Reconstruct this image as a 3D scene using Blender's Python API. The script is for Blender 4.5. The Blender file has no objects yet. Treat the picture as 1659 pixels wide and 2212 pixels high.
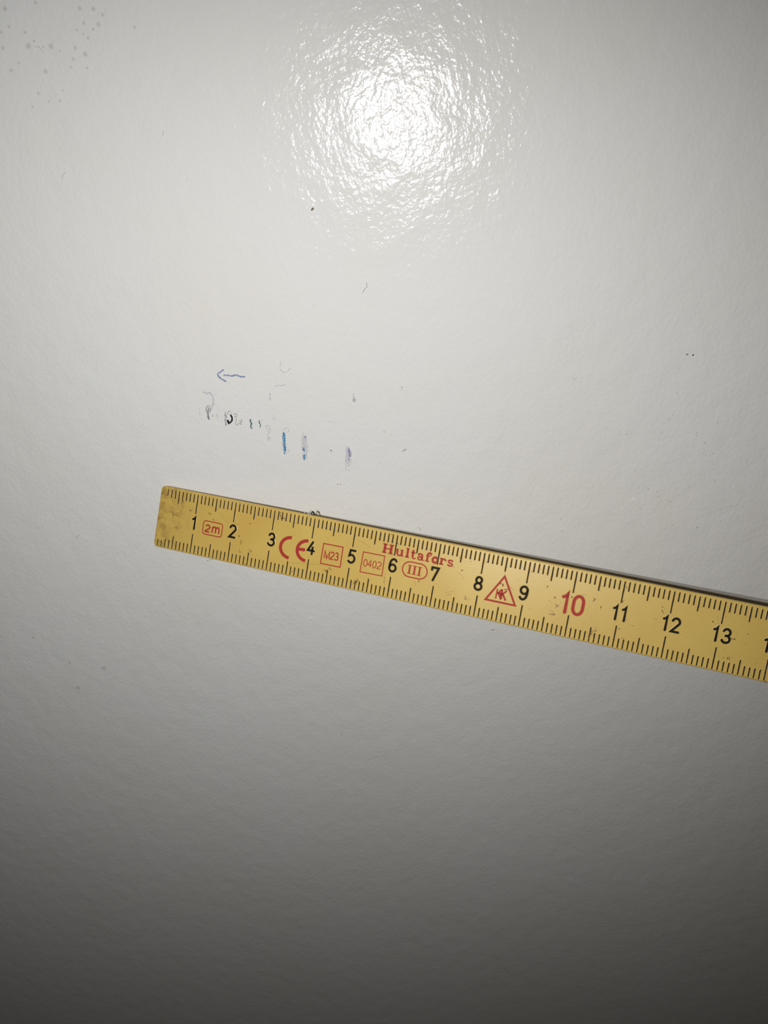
import bpy, bmesh, math, random
from mathutils import Vector, Matrix
random.seed(3)
scene = bpy.context.scene
MM = 0.001

# ------------------------------------------------------------------ camera
# A phone held about 17 cm in front of a white painted wall, tipped downwards.
cam_data = bpy.data.cameras.new('camera')
cam_data.sensor_fit = 'VERTICAL'
cam_data.sensor_height = 36.0
cam_data.lens = 27.05
cam_data.clip_start = 0.005
cam_data.dof.use_dof = True
cam_data.dof.focus_distance = 0.170
cam_data.dof.aperture_fstop = 45.0
cam = bpy.data.objects.new('camera', cam_data)
scene.collection.objects.link(cam)
right = Vector((0.996138, 0.078200, -0.039933))
up = Vector((0.0, 0.454789, 0.890599))
back = Vector((0.087806, -0.887159, 0.453033))
m = Matrix((right, up, back)).transposed().to_4x4()
m.translation = Vector((0.0, -0.16694, 1.2))
cam.matrix_world = m
scene.camera = cam

# ------------------------------------------------------------------ world, lights, exposure
world = bpy.data.worlds.new('dark_room')
world.use_nodes = True
wbg = world.node_tree.nodes['Background']
wbg.inputs[0].default_value = (1.0, 0.86, 0.72, 1)
wbg.inputs[1].default_value = 0.016
scene.world = world

BEAM = -back
FLASH_ANGLE = 107.0
def flash(name, loc, energy, color, axis):
    """One of the two small flash diodes beside the phone's lens."""
    d = bpy.data.lights.new(name, 'SPOT')
    d.energy = energy
    d.color = color
    d.shadow_soft_size = 0.0007
    d.spot_size = math.radians(FLASH_ANGLE)
    d.spot_blend = 1.0
    o = bpy.data.objects.new(name, d)
    scene.collection.objects.link(o)
    o.location = loc
    o.rotation_euler = axis.to_track_quat('-Z', 'Y').to_euler()
    o.scale = (1.6, 1.0, 1.0)          # the beam is wider than it is high
def aim(tilt, turn):
    return Matrix.Rotation(math.radians(tilt), 3, right) @ (Matrix.Rotation(math.radians(turn), 3, up) @ BEAM)
flash('flash_warm', (-0.022911, -0.168374, 1.201631), 0.445, (1.0, 0.97, 0.905), aim(2.5, -10.0))
flash('flash_cool', (-0.020919, -0.170174, 1.197722), 0.67, (0.985, 0.99, 1.0), aim(2.0, 13.0))

scene.view_settings.view_transform = 'Standard'
scene.view_settings.look = 'None'
scene.view_settings.exposure = 0.0
scene.view_settings.gamma = 1.0
scene.view_settings.use_curve_mapping = False

# ------------------------------------------------------------------ helpers
def link(o, parent=None):
    scene.collection.objects.link(o)
    if parent:
        o.parent = parent
    return o

def mesh_obj(name, verts, faces, mats, parent=None, label=None, fm=None, smooth=False):
    me = bpy.data.meshes.new(name)
    me.from_pydata(verts, [], faces)
    for mm_ in (mats if isinstance(mats, (list, tuple)) else [mats]):
        me.materials.append(mm_)
    if fm:
        for p, i in zip(me.polygons, fm):
            p.material_index = i
    if smooth:
        for p in me.polygons:
            p.use_smooth = True
    me.update()
    o = link(bpy.data.objects.new(name, me), parent)
    if label:
        o['label'] = label
    return o

class Geo:
    def __init__(s):
        s.v = []; s.f = []; s.m = []
    def add(s, verts, faces, mats=None):
        b = len(s.v)
        s.v += [tuple(p) for p in verts]
        s.f += [tuple(i + b for i in f) for f in faces]
        s.m += list(mats) if mats else [0] * len(faces)
    def build(s, name, mats, parent=None, label=None, smooth=False):
        return mesh_obj(name, s.v, s.f, mats, parent, label, s.m, smooth)

def new_mat(name):
    mt = bpy.data.materials.new(name)
    mt.use_nodes = True
    return mt, mt.node_tree.nodes, mt.node_tree.links, mt.node_tree.nodes['Principled BSDF']

def plain(name, col, rough=0.4, spec=0.5, bump=0.0, scale=4000.0):
    mt, n, l, p = new_mat(name)
    p.inputs['Base Color'].default_value = (*col, 1)
    p.inputs['Roughness'].default_value = rough
    p.inputs['Specular IOR Level'].default_value = spec
    tc = n.new('ShaderNodeTexCoord')
    nz = n.new('ShaderNodeTexNoise'); nz.inputs['Scale'].default_value = scale
    nz.inputs['Detail'].default_value = 2
    l.new(tc.outputs['Object'], nz.inputs['Vector'])
    mx = n.new('ShaderNodeMix'); mx.data_type = 'RGBA'
    mx.inputs[6].default_value = (*[c * 0.75 for c in col], 1)
    mx.inputs[7].default_value = (*[min(1, c * 1.25) for c in col], 1)
    l.new(nz.outputs['Fac'], mx.inputs[0])
    l.new(mx.outputs[2], p.inputs['Base Color'])
    if bump:
        b = n.new('ShaderNodeBump'); b.inputs['Distance'].default_value = bump
        l.new(nz.outputs['Fac'], b.inputs['Height'])
        l.new(b.outputs[0], p.inputs['Normal'])
    return mt

def ramp(n, stops):
    r = n.new('ShaderNodeValToRGB')
    while len(r.color_ramp.elements) < len(stops):
        r.color_ramp.elements.new(0.5)
    for e, (pos, c) in zip(r.color_ramp.elements, stops):
        e.position = pos
        e.color = (c, c, c, 1) if isinstance(c, (int, float)) else (*c, 1)
    return r

# ------------------------------------------------------------------ materials
def wall_paint():
    mt, n, l, p = new_mat('white_roller_paint')
    tc = n.new('ShaderNodeTexCoord')
    # colour: white paint with very slight yellowish handling grime
    big = n.new('ShaderNodeTexNoise'); big.inputs['Scale'].default_value = 22
    big.inputs['Detail'].default_value = 3
    l.new(tc.outputs['Object'], big.inputs['Vector'])
    mx = n.new('ShaderNodeMix'); mx.data_type = 'RGBA'
    mx.inputs[6].default_value = (0.80, 0.80, 0.79, 1)
    mx.inputs[7].default_value = (0.80, 0.785, 0.75, 1)
    r0 = ramp(n, [(0.4, 0.0), (0.75, 1.0)])
    l.new(big.outputs['Fac'], r0.inputs[0]); l.new(r0.outputs[0], mx.inputs[0])
    # sparse tiny dust points
    vo = n.new('ShaderNodeTexNoise'); vo.inputs['Scale'].default_value = 1500
    vo.inputs['Detail'].default_value = 1
    l.new(tc.outputs['Object'], vo.inputs['Vector'])
    r1 = ramp(n, [(0.20, 0.22), (0.27, 0.0)])
    l.new(vo.outputs['Fac'], r1.inputs[0])
    mx2 = n.new('ShaderNodeMix'); mx2.data_type = 'RGBA'
    mx2.inputs[7].default_value = (0.33, 0.30, 0.25, 1)
    l.new(r1.outputs[0], mx2.inputs[0]); l.new(mx.outputs[2], mx2.inputs[6])
    l.new(mx2.outputs[2], p.inputs['Base Color'])
    p.inputs['Roughness'].default_value = 0.14
    p.inputs['Specular IOR Level'].default_value = 0.36
    # orange-peel relief left by the paint roller
    mp = n.new('ShaderNodeMapping')
    mp.inputs['Rotation'].default_value = (0, math.radians(18), 0)
    mp.inputs['Scale'].default_value = (1.0, 1.0, 0.85)
    l.new(tc.outputs['Object'], mp.inputs['Vector'])
    n1 = n.new('ShaderNodeTexNoise'); n1.inputs['Scale'].default_value = 1050
    n1.inputs['Detail'].default_value = 2.0; n1.inputs['Roughness'].default_value = 0.5
    n1.inputs['Distortion'].default_value = 0.0
    n2 = n.new('ShaderNodeTexNoise'); n2.inputs['Scale'].default_value = 190
    n2.inputs['Detail'].default_value = 1.0
    l.new(mp.outputs[0], n1.inputs['Vector']); l.new(mp.outputs[0], n2.inputs['Vector'])
    b2 = n.new('ShaderNodeBump'); b2.inputs['Strength'].default_value = 1.0
    b2.inputs['Distance'].default_value = 0.00024
    b1 = n.new('ShaderNodeBump'); b1.inputs['Strength'].default_value = 1.0
    b1.inputs['Distance'].default_value = 0.000105
    l.new(n2.outputs['Fac'], b2.inputs['Height'])
    l.new(n1.outputs['Fac'], b1.inputs['Height'])
    l.new(b2.outputs[0], b1.inputs['Normal'])
    l.new(b1.outputs[0], p.inputs['Normal'])
    return mt

def ruler_yellow():
    mt, n, l, p = new_mat('worn_yellow_lacquer')
    tc = n.new('ShaderNodeTexCoord')
    sep = n.new('ShaderNodeSeparateXYZ'); l.new(tc.outputs['Object'], sep.inputs[0])
    def noise(scale, detail=3, rough=0.6, dist=0.0):
        t = n.new('ShaderNodeTexNoise'); t.inputs['Scale'].default_value = scale
        t.inputs['Detail'].default_value = detail; t.inputs['Roughness'].default_value = rough
        t.inputs['Distortion'].default_value = dist
        l.new(tc.outputs['Object'], t.inputs['Vector']); return t
    def mix(a, b, f):
        x = n.new('ShaderNodeMix'); x.data_type = 'RGBA'
        l.new(f, x.inputs[0])
        if isinstance(a, tuple): x.inputs[6].default_value = (*a, 1)
        else: l.new(a, x.inputs[6])
        x.inputs[7].default_value = (*b, 1)
        return x.outputs[2]
    c = noise(60, 3)
    rc = ramp(n, [(0.35, 0.0), (0.7, 1.0)]); l.new(c.outputs['Fac'], rc.inputs[0])
    col = mix(RULER_A, RULER_B, rc.outputs[0])
    # rubbed-in brownish grime towards the handled free end (x from 0 to 9 mm)
    end = n.new('ShaderNodeMapRange'); end.inputs[1].default_value = 0.009; end.inputs[2].default_value = -0.001
    l.new(sep.outputs[0], end.inputs[0])
    g = noise(420, 4, 0.65, 0.6)
    rg = ramp(n, [(0.42, 0.0), (0.68, 1.0)]); l.new(g.outputs['Fac'], rg.inputs[0])
    mu = n.new('ShaderNodeMath'); mu.operation = 'MULTIPLY'
    l.new(end.outputs[0], mu.inputs[0]); l.new(rg.outputs[0], mu.inputs[1])
    mu2 = n.new('ShaderNodeMath'); mu2.operation = 'MULTIPLY'; mu2.inputs[1].default_value = 0.75
    l.new(mu.outputs[0], mu2.inputs[0])
    col = mix(col, (0.17, 0.085, 0.03), mu2.outputs[0])
    # small scattered dirt
    s1 = noise(900, 2, 0.5)
    r1 = ramp(n, [(0.70, 0.0), (0.75, 0.65)]); l.new(s1.outputs['Fac'], r1.inputs[0])
    col = mix(col, (0.14, 0.075, 0.03), r1.outputs[0])
    s2 = noise(2600, 1, 0.5)
    r2 = ramp(n, [(0.70, 0.0), (0.78, 0.5)]); l.new(s2.outputs['Fac'], r2.inputs[0])
    col = mix(col, (0.16, 0.09, 0.035), r2.outputs[0])
    l.new(col, p.inputs['Base Color'])
    p.inputs['Roughness'].default_value = 0.34
    p.inputs['Specular IOR Level'].default_value = 0.5
    b = n.new('ShaderNodeBump'); b.inputs['Distance'].default_value = 0.000016
    nb = noise(5200, 2); l.new(nb.outputs['Fac'], b.inputs['Height'])
    l.new(b.outputs[0], p.inputs['Normal'])
    return mt
RULER_A = (0.66, 0.465, 0.118)
RULER_B = (0.62, 0.415, 0.098)

def ink(name, col, cover, scale=5200.0, soft=0.10, rough=0.5):
    """Pigment caught on the paint relief; it breaks up where it was wiped off."""
    mt, n, l, p = new_mat(name)
    p.inputs['Base Color'].default_value = (*col, 1)
    p.inputs['Roughness'].default_value = rough
    p.inputs['Specular IOR Level'].default_value = 0.25
    tc = n.new('ShaderNodeTexCoord')
    t = n.new('ShaderNodeTexNoise'); t.inputs['Scale'].default_value = scale
    t.inputs['Detail'].default_value = 2
    l.new(tc.outputs['Object'], t.inputs['Vector'])
    lo = 0.5 + (0.5 - cover[0]) * 0.5
    r = ramp(n, [(max(0, lo - soft), 0.0), (min(1, lo + soft), cover[1])])
    l.new(t.outputs['Fac'], r.inputs[0])
    l.new(r.outputs[0], p.inputs['Alpha'])
    return mt

M_WALL = wall_paint()
M_YELLOW = ruler_yellow()
M_BLACK = plain('black_print', (0.014, 0.011, 0.009), 0.5, 0.1, 0.000006, 9000)
M_RED = plain('red_print', (0.42, 0.043, 0.034), 0.45, 0.12, 0.000006, 9000)
M_WOOD = plain('bare_blade_edge', (0.42, 0.28, 0.12), 0.55, 0.3)
M_BRASS = plain('dull_brass', (0.45, 0.36, 0.18), 0.35, 0.6)
M_SCUFF = plain('scuff_brown', (0.33, 0.20, 0.06), 0.6, 0.2)
M_GRIME = plain('brown_grime', (0.19, 0.105, 0.045), 0.6, 0.2)
MATS = {
 'ink_blue': ink('ink_blue', (0.06, 0.16, 0.44), (0.55, 0.9), 7000),
 'ink_bright_blue': ink('ink_bright_blue', (0.03, 0.25, 0.52), (0.66, 0.97), 7000),
 'ink_purple': ink('ink_purple', (0.25, 0.18, 0.46), (0.55, 0.7), 7000),
 'ink_teal': ink('ink_teal', (0.06, 0.14, 0.15), (0.75, 0.8)),
 'ink_black': ink('ink_black', (0.008, 0.008, 0.01), (1.15, 1.0)),
 'ink_grey': ink('ink_grey', (0.09, 0.09, 0.11), (0.48, 0.85), 7000),
 'ink_faint': ink('ink_faint', (0.30, 0.31, 0.45), (0.42, 0.55), 7000),
 'ink_faint_grey': ink('ink_faint_grey', (0.40, 0.40, 0.42), (0.55, 0.42)),
 'ink_grey_blue': ink('ink_grey_blue', (0.25, 0.30, 0.35), (0.7, 0.6)),
 'ink_brown': ink('ink_brown', (0.24, 0.19, 0.14), (0.6, 0.65)),
 'ink_brown_dark': ink('ink_brown_dark', (0.15, 0.09, 0.06), (0.9, 0.8)),
 'ink_tan': ink('ink_tan', (0.46, 0.32, 0.17), (1.0, 0.85)),
 'ink_soft': ink('ink_soft', (0.45, 0.45, 0.43), (0.9, 0.3)),
 'ink_film': ink('ink_film', (0.68, 0.66, 0.74), (1.2, 0.40)),
 'rim': ink('rim', (0.34, 0.29, 0.24), (0.5, 0.6)),
 'fleck': ink('fleck', (0.30, 0.24, 0.16), (1.0, 0.62)),
 'scratch': ink('scratch', (0.83, 0.83, 0.82), (1.1, 0.9)),
 'fibre_grey': plain('fibre_grey', (0.46, 0.45, 0.43), 0.8, 0.1),
 'fibre_dark': plain('fibre_dark', (0.30, 0.28, 0.26), 0.8, 0.1),
 'fibre_white': plain('fibre_white', (0.85, 0.85, 0.84), 0.8, 0.1),
 'crumb_dark': plain('crumb_dark', (0.20, 0.165, 0.12), 0.7, 0.2),
 'crumb_black': plain('crumb_black', (0.02, 0.018, 0.016), 0.6, 0.2),
 'crumb_brown': plain('crumb_brown', (0.32, 0.22, 0.13), 0.7, 0.2),
 'crumb_white': plain('crumb_white', (0.84, 0.84, 0.83), 0.5, 0.3),
 'crumb_tan': plain('crumb_tan', (0.52, 0.46, 0.35), 0.7, 0.2),
}
def spot_mat():
    mt, n, l, p = new_mat('soft_stain')
    p.inputs['Base Color'].default_value = (0.44, 0.37, 0.26, 1)
    p.inputs['Roughness'].default_value = 0.3
    tc = n.new('ShaderNodeTexCoord')
    ln = n.new('ShaderNodeVectorMath'); ln.operation = 'LENGTH'
    l.new(tc.outputs['Object'], ln.inputs[0])
    mr = n.new('ShaderNodeMapRange'); mr.interpolation_type = 'SMOOTHSTEP'
    mr.inputs[1].default_value = 0.001; mr.inputs[2].default_value = 0.00015
    mr.inputs[3].default_value = 0.0; mr.inputs[4].default_value = 0.20
    l.new(ln.outputs['Value'], mr.inputs[0])
    l.new(mr.outputs[0], p.inputs['Alpha'])
    return mt
M_SPOT = spot_mat()

# ------------------------------------------------------------------ the wall
WX, WZ0, WZ1, WT = 0.9, 0.0, 2.4, 0.12
wall = mesh_obj('wall_back',
    [(-WX, 0, WZ0), (WX, 0, WZ0), (WX, 0, WZ1), (-WX, 0, WZ1),
     (-WX, WT, WZ0), (WX, WT, WZ0), (WX, WT, WZ1), (-WX, WT, WZ1)],
    [(0, 1, 2, 3), (5, 4, 7, 6), (4, 0, 3, 7), (1, 5, 6, 2), (3, 2, 6, 7), (4, 5, 1, 0)], M_WALL)
wall['kind'] = 'structure'
wall['label'] = 'white glossy roller-painted wall with pen marks and specks'

# positions on the wall in millimetres: (to the right, upwards) from the point
# of the wall nearest the lens, 1.2 m above the floor
INK_MARKS = [
  ('pen_arrow', 'small blue ballpoint arrow pointing left, drawn above the smudges', 'ink_blue',
   [([(-53.35, -50.05), (-52.67, -49.6), (-52.05, -49.21), (-51.44, -48.92)], 0.332), ([(-53.23, -50.09), (-52.83, -50.75), (-52.25, -51.25), (-51.34, -51.78)], 0.398), ([(-51.91, -50.19), (-50.82, -50.31), (-49.86, -50.42), (-48.94, -50.24), (-48.4, -50.44), (-47.78, -50.67), (-46.8, -50.63)], 0.365)],
   [], []),
  ('pen_mark', 'faint grey-blue hooked pen mark, mostly rubbed off', 'ink_faint',
   [([(-57.34, -54.08), (-56.32, -54.47), (-55.63, -54.27)], 0.398), ([(-55.95, -54.19), (-55.38, -54.78), (-55.02, -55.71), (-55.17, -56.81), (-55.64, -57.74), (-56.1, -58.59)], 0.398), ([(-55.86, -54.1), (-55.43, -54.61)], 0.332), ([(-54.69, -54.62), (-54.32, -54.88)], 0.232)],
   [], []),
  ('pencil_smear', 'grey looped pencil smear with a dark lower end', 'ink_grey',
   [([(-57.25, -58.49), (-56.89, -57.72), (-56.35, -57.47), (-56.09, -57.99), (-56.22, -58.84), (-56.84, -59.7), (-56.83, -60.73)], 0.182), ([(-57.14, -58.32), (-56.85, -59.18), (-56.89, -60.04), (-56.84, -60.82)], 0.431), ([(-56.48, -57.81), (-56.63, -58.84), (-56.97, -58.83)], 0.298), ([(-56.81, -60.04), (-56.78, -60.99)], 0.497)],
   [], []),
  ('pencil_mark', 'thin faint grey vertical pencil line, leftmost of the marks', 'ink_faint_grey',
   [([(-58.67, -57.96), (-58.77, -59.16), (-58.8, -60.1)], 0.149)],
   [], []),
  ('pencil_mark', 'short faint grey pencil line right of the looped smear', 'ink_faint_grey',
   [([(-54.77, -59.24), (-54.72, -60.07), (-54.71, -60.84)], 0.166), ([(-54.67, -59.72), (-54.5, -60.24)], 0.149)],
   [], []),
  ('smudge', 'soft round grey smudge beside the looped smear', 'ink_soft',
   [([(-55.74, -59.62), (-55.8, -60.23)], 0.564)],
   [], []),
  ('pencil_smear', 'black arched smear, the darkest of the marks', 'ink_black',
   [([(-52.38, -60.92), (-52.26, -61.48), (-52.1, -62.09)], 0.564), ([(-51.55, -59.67), (-51.25, -60.28), (-51.29, -60.97), (-51.67, -61.57), (-52.04, -61.83)], 0.398)],
   [], []),
  ('pencil_smear', 'grey pencil scribble left of the black smear', 'ink_grey',
   [([(-52.91, -59.66), (-52.64, -60.09), (-52.92, -60.95), (-52.85, -61.64), (-52.93, -62.51)], 0.298), ([(-52.49, -58.97), (-52.84, -59.74)], 0.166), ([(-52.34, -59.75), (-51.81, -58.9), (-51.32, -58.94), (-51.18, -59.76)], 0.149), ([(-52.9, -60.78), (-52.33, -60.27)], 0.199)],
   [], []),
  ('crayon_mark', 'brown-grey curled outline right of the black smear', 'ink_brown',
   [([(-50.67, -59.68), (-50.23, -59.52), (-49.98, -59.86), (-50.24, -60.2), (-50.64, -60.11)], 0.149), ([(-50.23, -60.12), (-50.28, -61.15), (-50.51, -61.67)], 0.145), ([(-50.68, -61.67), (-50.29, -62.28), (-49.78, -61.85), (-49.36, -62.12), (-49.02, -61.51), (-49.08, -60.65)], 0.149), ([(-49.61, -61.16), (-49.32, -61.51), (-49.55, -62.03)], 0.133)],
   [], []),
  ('pen_mark', 'short dark teal pen stroke, left one of the pair', 'ink_teal',
   [([(-46.74, -60.81), (-46.97, -61.36), (-46.73, -61.88), (-46.95, -62.58), (-46.84, -63.36)], 0.365)],
   [], []),
  ('pen_mark', 'short dark teal pen stroke with a brown curl on top', 'ink_teal',
   [([(-44.82, -61.21), (-44.84, -61.9), (-44.65, -62.25), (-44.8, -63.03)], 0.265)],
   [[(-44.88, -61.25), (-44.68, -61.01), (-44.37, -61.13), (-44.31, -61.39)]], []),
  ('pen_mark', 'smudged stroke outline with brown rims left of the blue stroke', 'ink_faint',
   [([(-42.7, -62.97), (-42.67, -63.84), (-42.89, -64.71)], 0.199), ([(-42.39, -62.8), (-42.28, -64.02)], 0.116)],
   [[(-43.41, -62.96), (-43.02, -62.44), (-42.45, -62.54), (-42.43, -63.14)], [(-43.18, -63.14), (-43.05, -64.18), (-43.24, -65.24), (-43.41, -65.94), (-43.11, -66.3), (-42.73, -65.86), (-42.84, -65.33)], [(-43.3, -65.76), (-42.86, -65.5)]], []),
  ('crayon_stroke', 'thick bright blue vertical crayon stroke', 'ink_bright_blue',
   [([(-39.26, -64.19), (-39.35, -65.1), (-39.39, -66.15), (-39.45, -67.03), (-39.45, -68.1), (-39.51, -69.17)], 0.597), ([(-39.63, -69.17), (-39.69, -69.8)], 0.365), ([(-39.55, -65.09), (-39.59, -65.8)], 0.298)],
   [[(-39.57, -63.96), (-39.7, -64.92), (-39.78, -65.97), (-40.0, -67.03), (-39.89, -68.45), (-39.8, -69.17)], [(-39.51, -63.87), (-38.87, -63.27), (-38.36, -63.1), (-37.99, -63.54), (-38.21, -64.09), (-38.88, -64.23)], [(-39.07, -68.64), (-38.65, -68.61), (-38.51, -68.91), (-38.88, -69.21), (-39.2, -69.14)]], []),
  ('crayon_stroke', 'pale lilac rubbed stroke with small blue remnants', 'ink_bright_blue',
   [([(-34.86, -68.1), (-34.95, -68.76), (-34.68, -68.94)], 0.431), ([(-34.85, -69.83), (-34.99, -70.55), (-34.97, -71.22)], 0.579), ([(-34.36, -65.23), (-34.29, -65.76)], 0.265), ([(-34.46, -69.66), (-34.45, -70.1)], 0.199)],
   [[(-34.93, -64.23), (-34.56, -64.7)], [(-34.56, -64.7), (-35.01, -65.14), (-35.27, -66.72), (-35.35, -68.31), (-35.18, -69.38), (-35.32, -70.46), (-35.14, -71.27), (-34.8, -71.27)], [(-34.05, -64.97), (-33.98, -66.55), (-34.06, -68.86), (-34.48, -69.93), (-34.31, -70.47), (-34.65, -71.0)]], [([(-34.42, -64.97), (-34.72, -67.43), (-34.74, -69.57)], 1.028)]),
  ('crayon_stroke', 'pale purple-blue rubbed stroke, rightmost of the strokes', 'ink_purple',
   [([(-24.3, -68.08), (-24.09, -68.75), (-23.97, -69.47)], 0.431), ([(-24.17, -68.75), (-24.0, -70.0), (-24.13, -70.71)], 0.53), ([(-24.25, -70.8), (-24.22, -71.52)], 0.298), ([(-24.42, -72.6), (-24.45, -72.96)], 0.265), ([(-24.65, -73.78), (-24.51, -73.96)], 0.298)],
   [[(-24.37, -67.9), (-24.78, -67.95), (-24.77, -69.1), (-25.03, -70.53), (-25.23, -72.33), (-25.0, -72.78), (-25.24, -73.87)], [(-23.7, -69.11), (-23.73, -70.54), (-23.95, -71.97), (-24.15, -72.51)]], [([(-24.39, -68.22), (-24.43, -70.18), (-24.69, -72.51)], 0.912)]),
  ('pen_mark', 'tiny grey-blue teardrop mark above the right stroke', 'ink_grey_blue',
   [([(-22.28, -54.83), (-22.31, -55.91)], 0.105), ([(-22.53, -56.32), (-22.37, -56.82), (-21.99, -56.77), (-22.16, -56.07), (-22.43, -55.9)], 0.215), ([(-22.33, -56.24), (-22.14, -56.57)], 0.271)],
   [], []),
  ('pen_mark', 'faint lilac dash right of the arrow', 'ink_faint',
   [([(-40.3, -52.97), (-39.16, -52.85), (-38.34, -52.78), (-37.44, -52.63)], 0.232)],
   [], []),
  ('pen_mark', 'faint lilac short stroke below the dash', 'ink_faint',
   [([(-41.58, -54.56), (-41.66, -55.31), (-41.67, -56.31)], 0.365)],
   [], []),
  ('pencil_mark', 'faint grey open ring above the marks', 'ink_faint_grey',
   [([(-38.18, -47.18), (-38.51, -48.14), (-38.53, -49.11), (-37.95, -49.73), (-37.06, -49.62), (-36.27, -48.82)], 0.166)],
   [], []),
  ('pencil_mark', 'tiny faint grey circle left of the blue stroke', 'ink_faint_grey',
   [([(-40.96, -60.74), (-41.13, -61.05), (-41.41, -61.04), (-41.54, -60.73), (-41.29, -60.44), (-41.01, -60.53), (-40.96, -60.74)], 0.116)],
   [], []),
  ('pencil_mark', 'hair-thin faint grey line between two strokes', 'ink_faint_grey',
   [([(-28.71, -61.6), (-27.41, -61.75), (-27.02, -62.01)], 0.116)],
   [], []),
  ('paint_scratch', 'short dark brown scratch between the right strokes', 'ink_brown_dark',
   [([(-28.65, -68.68), (-28.18, -69.11)], 0.149)],
   [], []),
  ('paint_scratch', 'two tiny reddish-brown dashes below the right stroke', 'ink_brown_dark',
   [([(-27.55, -77.77), (-27.15, -77.58)], 0.149), ([(-26.82, -77.68), (-26.6, -77.83)], 0.163)],
   [], []),
  ('stain_spot', 'small tan double spot right of the teardrop mark', 'ink_tan',
   [([(-11.65, -54.34), (-11.55, -54.35)], 0.398), ([(-11.37, -53.56), (-11.15, -53.64), (-11.16, -54.0)], 0.151)],
   [], []),
  ('stain_spot', 'tiny tan spot above the rightmost stroke', 'ink_tan',
   [([(-16.46, -61.79), (-16.39, -61.79)], 0.265)],
   [], []),
  ('stain_spot', 'tiny curved tan fleck, lowest of the tan spots', 'ink_tan',
   [([(-15.79, -64.19), (-15.48, -64.4)], 0.151)],
   [], []),
]
FIBRES = [
  ('grey thread of lint near the wall upper left', 'fibre_grey', [(-79.02, -6.82), (-79.82, -7.4), (-79.99, -7.74), (-79.84, -8.11)], 0.08),
  ('short curved grey lint strand left of the bright glare', 'fibre_grey', [(-57.26, 0.06), (-57.3, -0.48), (-57.69, -1.09)], 0.08),
  ('faint thread of lint nearest the upper left corner', 'fibre_grey', [(-79.98, 15.36), (-79.17, 15.25), (-78.75, 14.68), (-78.44, 14.13)], 0.065),
  ('dark wavy hair below the bright glare', 'fibre_dark', [(-18.06, -30.49), (-18.0, -31.35), (-18.49, -31.82), (-19.07, -32.65)], 0.088),
  ('tiny grey curl of lint at the right side of the wall', 'fibre_grey', [(26.46, -51.86), (26.84, -52.5), (27.54, -51.9)], 0.08),
  ('white curl of lint above the ruler at the right', 'fibre_white', [(42.14, -82.01), (42.56, -81.78), (42.92, -81.55)], 0.176),
  ('bent grey hair left of the ruler end', 'fibre_grey', [(-95.31, -91.58), (-95.87, -91.91), (-96.42, -93.14)], 0.106),
  ('small hooked hair lower left of the ruler end', 'fibre_grey', [(-84.58, -97.37), (-84.46, -98.08), (-84.07, -98.37)], 0.096),
  ('fine dark hair just below the ruler edge at the left', 'fibre_dark', [(-63.05, -99.49), (-62.32, -99.07), (-61.18, -98.86)], 0.104),
  ('curved dark hair just above the middle of the ruler', 'fibre_dark', [(-8.51, -89.37), (-8.17, -89.47), (-7.84, -89.86), (-7.51, -90.5)], 0.088),
  ('tiny looped hair below the ruler at the right', 'fibre_dark', [(56.38, -128.96), (56.64, -129.49), (57.13, -129.53), (57.5, -129.13)], 0.096),
]
SCRATCHES = [
  ('white forked scratch in the paint above the ruler', [[(-24.51, -78.8), (-24.08, -78.8), (-23.78, -79.36), (-23.36, -79.46)], [(-23.79, -79.55), (-23.76, -80.49), (-23.5, -81.09)]]),
]
CRUMBS = [
  ('dark brown crumb stuck below the bright glare', 'crumb_dark', [(-28.72, -15.83), (-28.11, -15.24)], 0.42),
  ('tiny black crumb on the right side of the wall', 'crumb_black', [(51.37, -47.58), (51.7, -47.25)], 0.288),
  ('small brown crumb left of the black crumb', 'crumb_brown', [(49.99, -47.27), (50.5, -47.28)], 0.36),
  ('white paint crumb below the ruler', 'crumb_white', [(-37.53, -116.5), (-37.08, -117.34)], 0.6),
  ('flat tan flake below the ruler near its middle', 'crumb_tan', [(10.1, -120.0), (11.18, -119.72)], 0.432),
  ('pale tan flake right of the rightmost pen stroke', 'crumb_tan', [(-11.56, -69.34), (-10.56, -68.55)], 0.4),
]
SPOTS = [(-84.25, 21.74, 0.353), (-69.73, 21.08, 0.325), (-67.06, 20.85, 0.353), (-65.5, 19.88, 0.271), (-66.64, 18.38, 0.353), (-69.45, 18.73, 0.271), (-71.06, 17.68, 0.217), (-67.82, 17.65, 0.244), (-69.16, 16.3, 0.244), (-81.26, 15.53, 0.461), (-76.75, 15.28, 0.407), (-72.01, 14.76, 0.298), (-70.3, 13.69, 0.407), (-72.82, 12.97, 0.271), (-70.4, 11.37, 0.244), (-73.64, 11.6, 0.19), (-78.9, 11.17, 0.362), (-85.79, 11.62, 0.271), (-83.89, 12.86, 0.217), (-81.28, 7.5, 0.244), (-77.18, 6.06, 0.241), (-86.45, 15.42, 0.271), (-84.24, 18.87, 0.244), (-59.7, 17.6, 0.244), (-78.03, 22.42, 0.271), (-79.89, 16.27, 0.244), (-81.32, 17.78, 0.241), (-86.02, 18.0, 0.244), (-78.34, 15.21, 0.181), (-75.16, 14.44, 0.19), (-69.97, 17.0, 0.19), (-76.13, 7.81, 0.181), (-79.55, 6.01, 0.19), (-83.01, 5.27, 0.211), (-116.32, -124.61, 0.392), (-107.76, -133.07, 0.422), (-98.12, -134.93, 0.591), (-107.38, -142.2, 0.591), (-31.62, -157.6, 0.313)]
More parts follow.
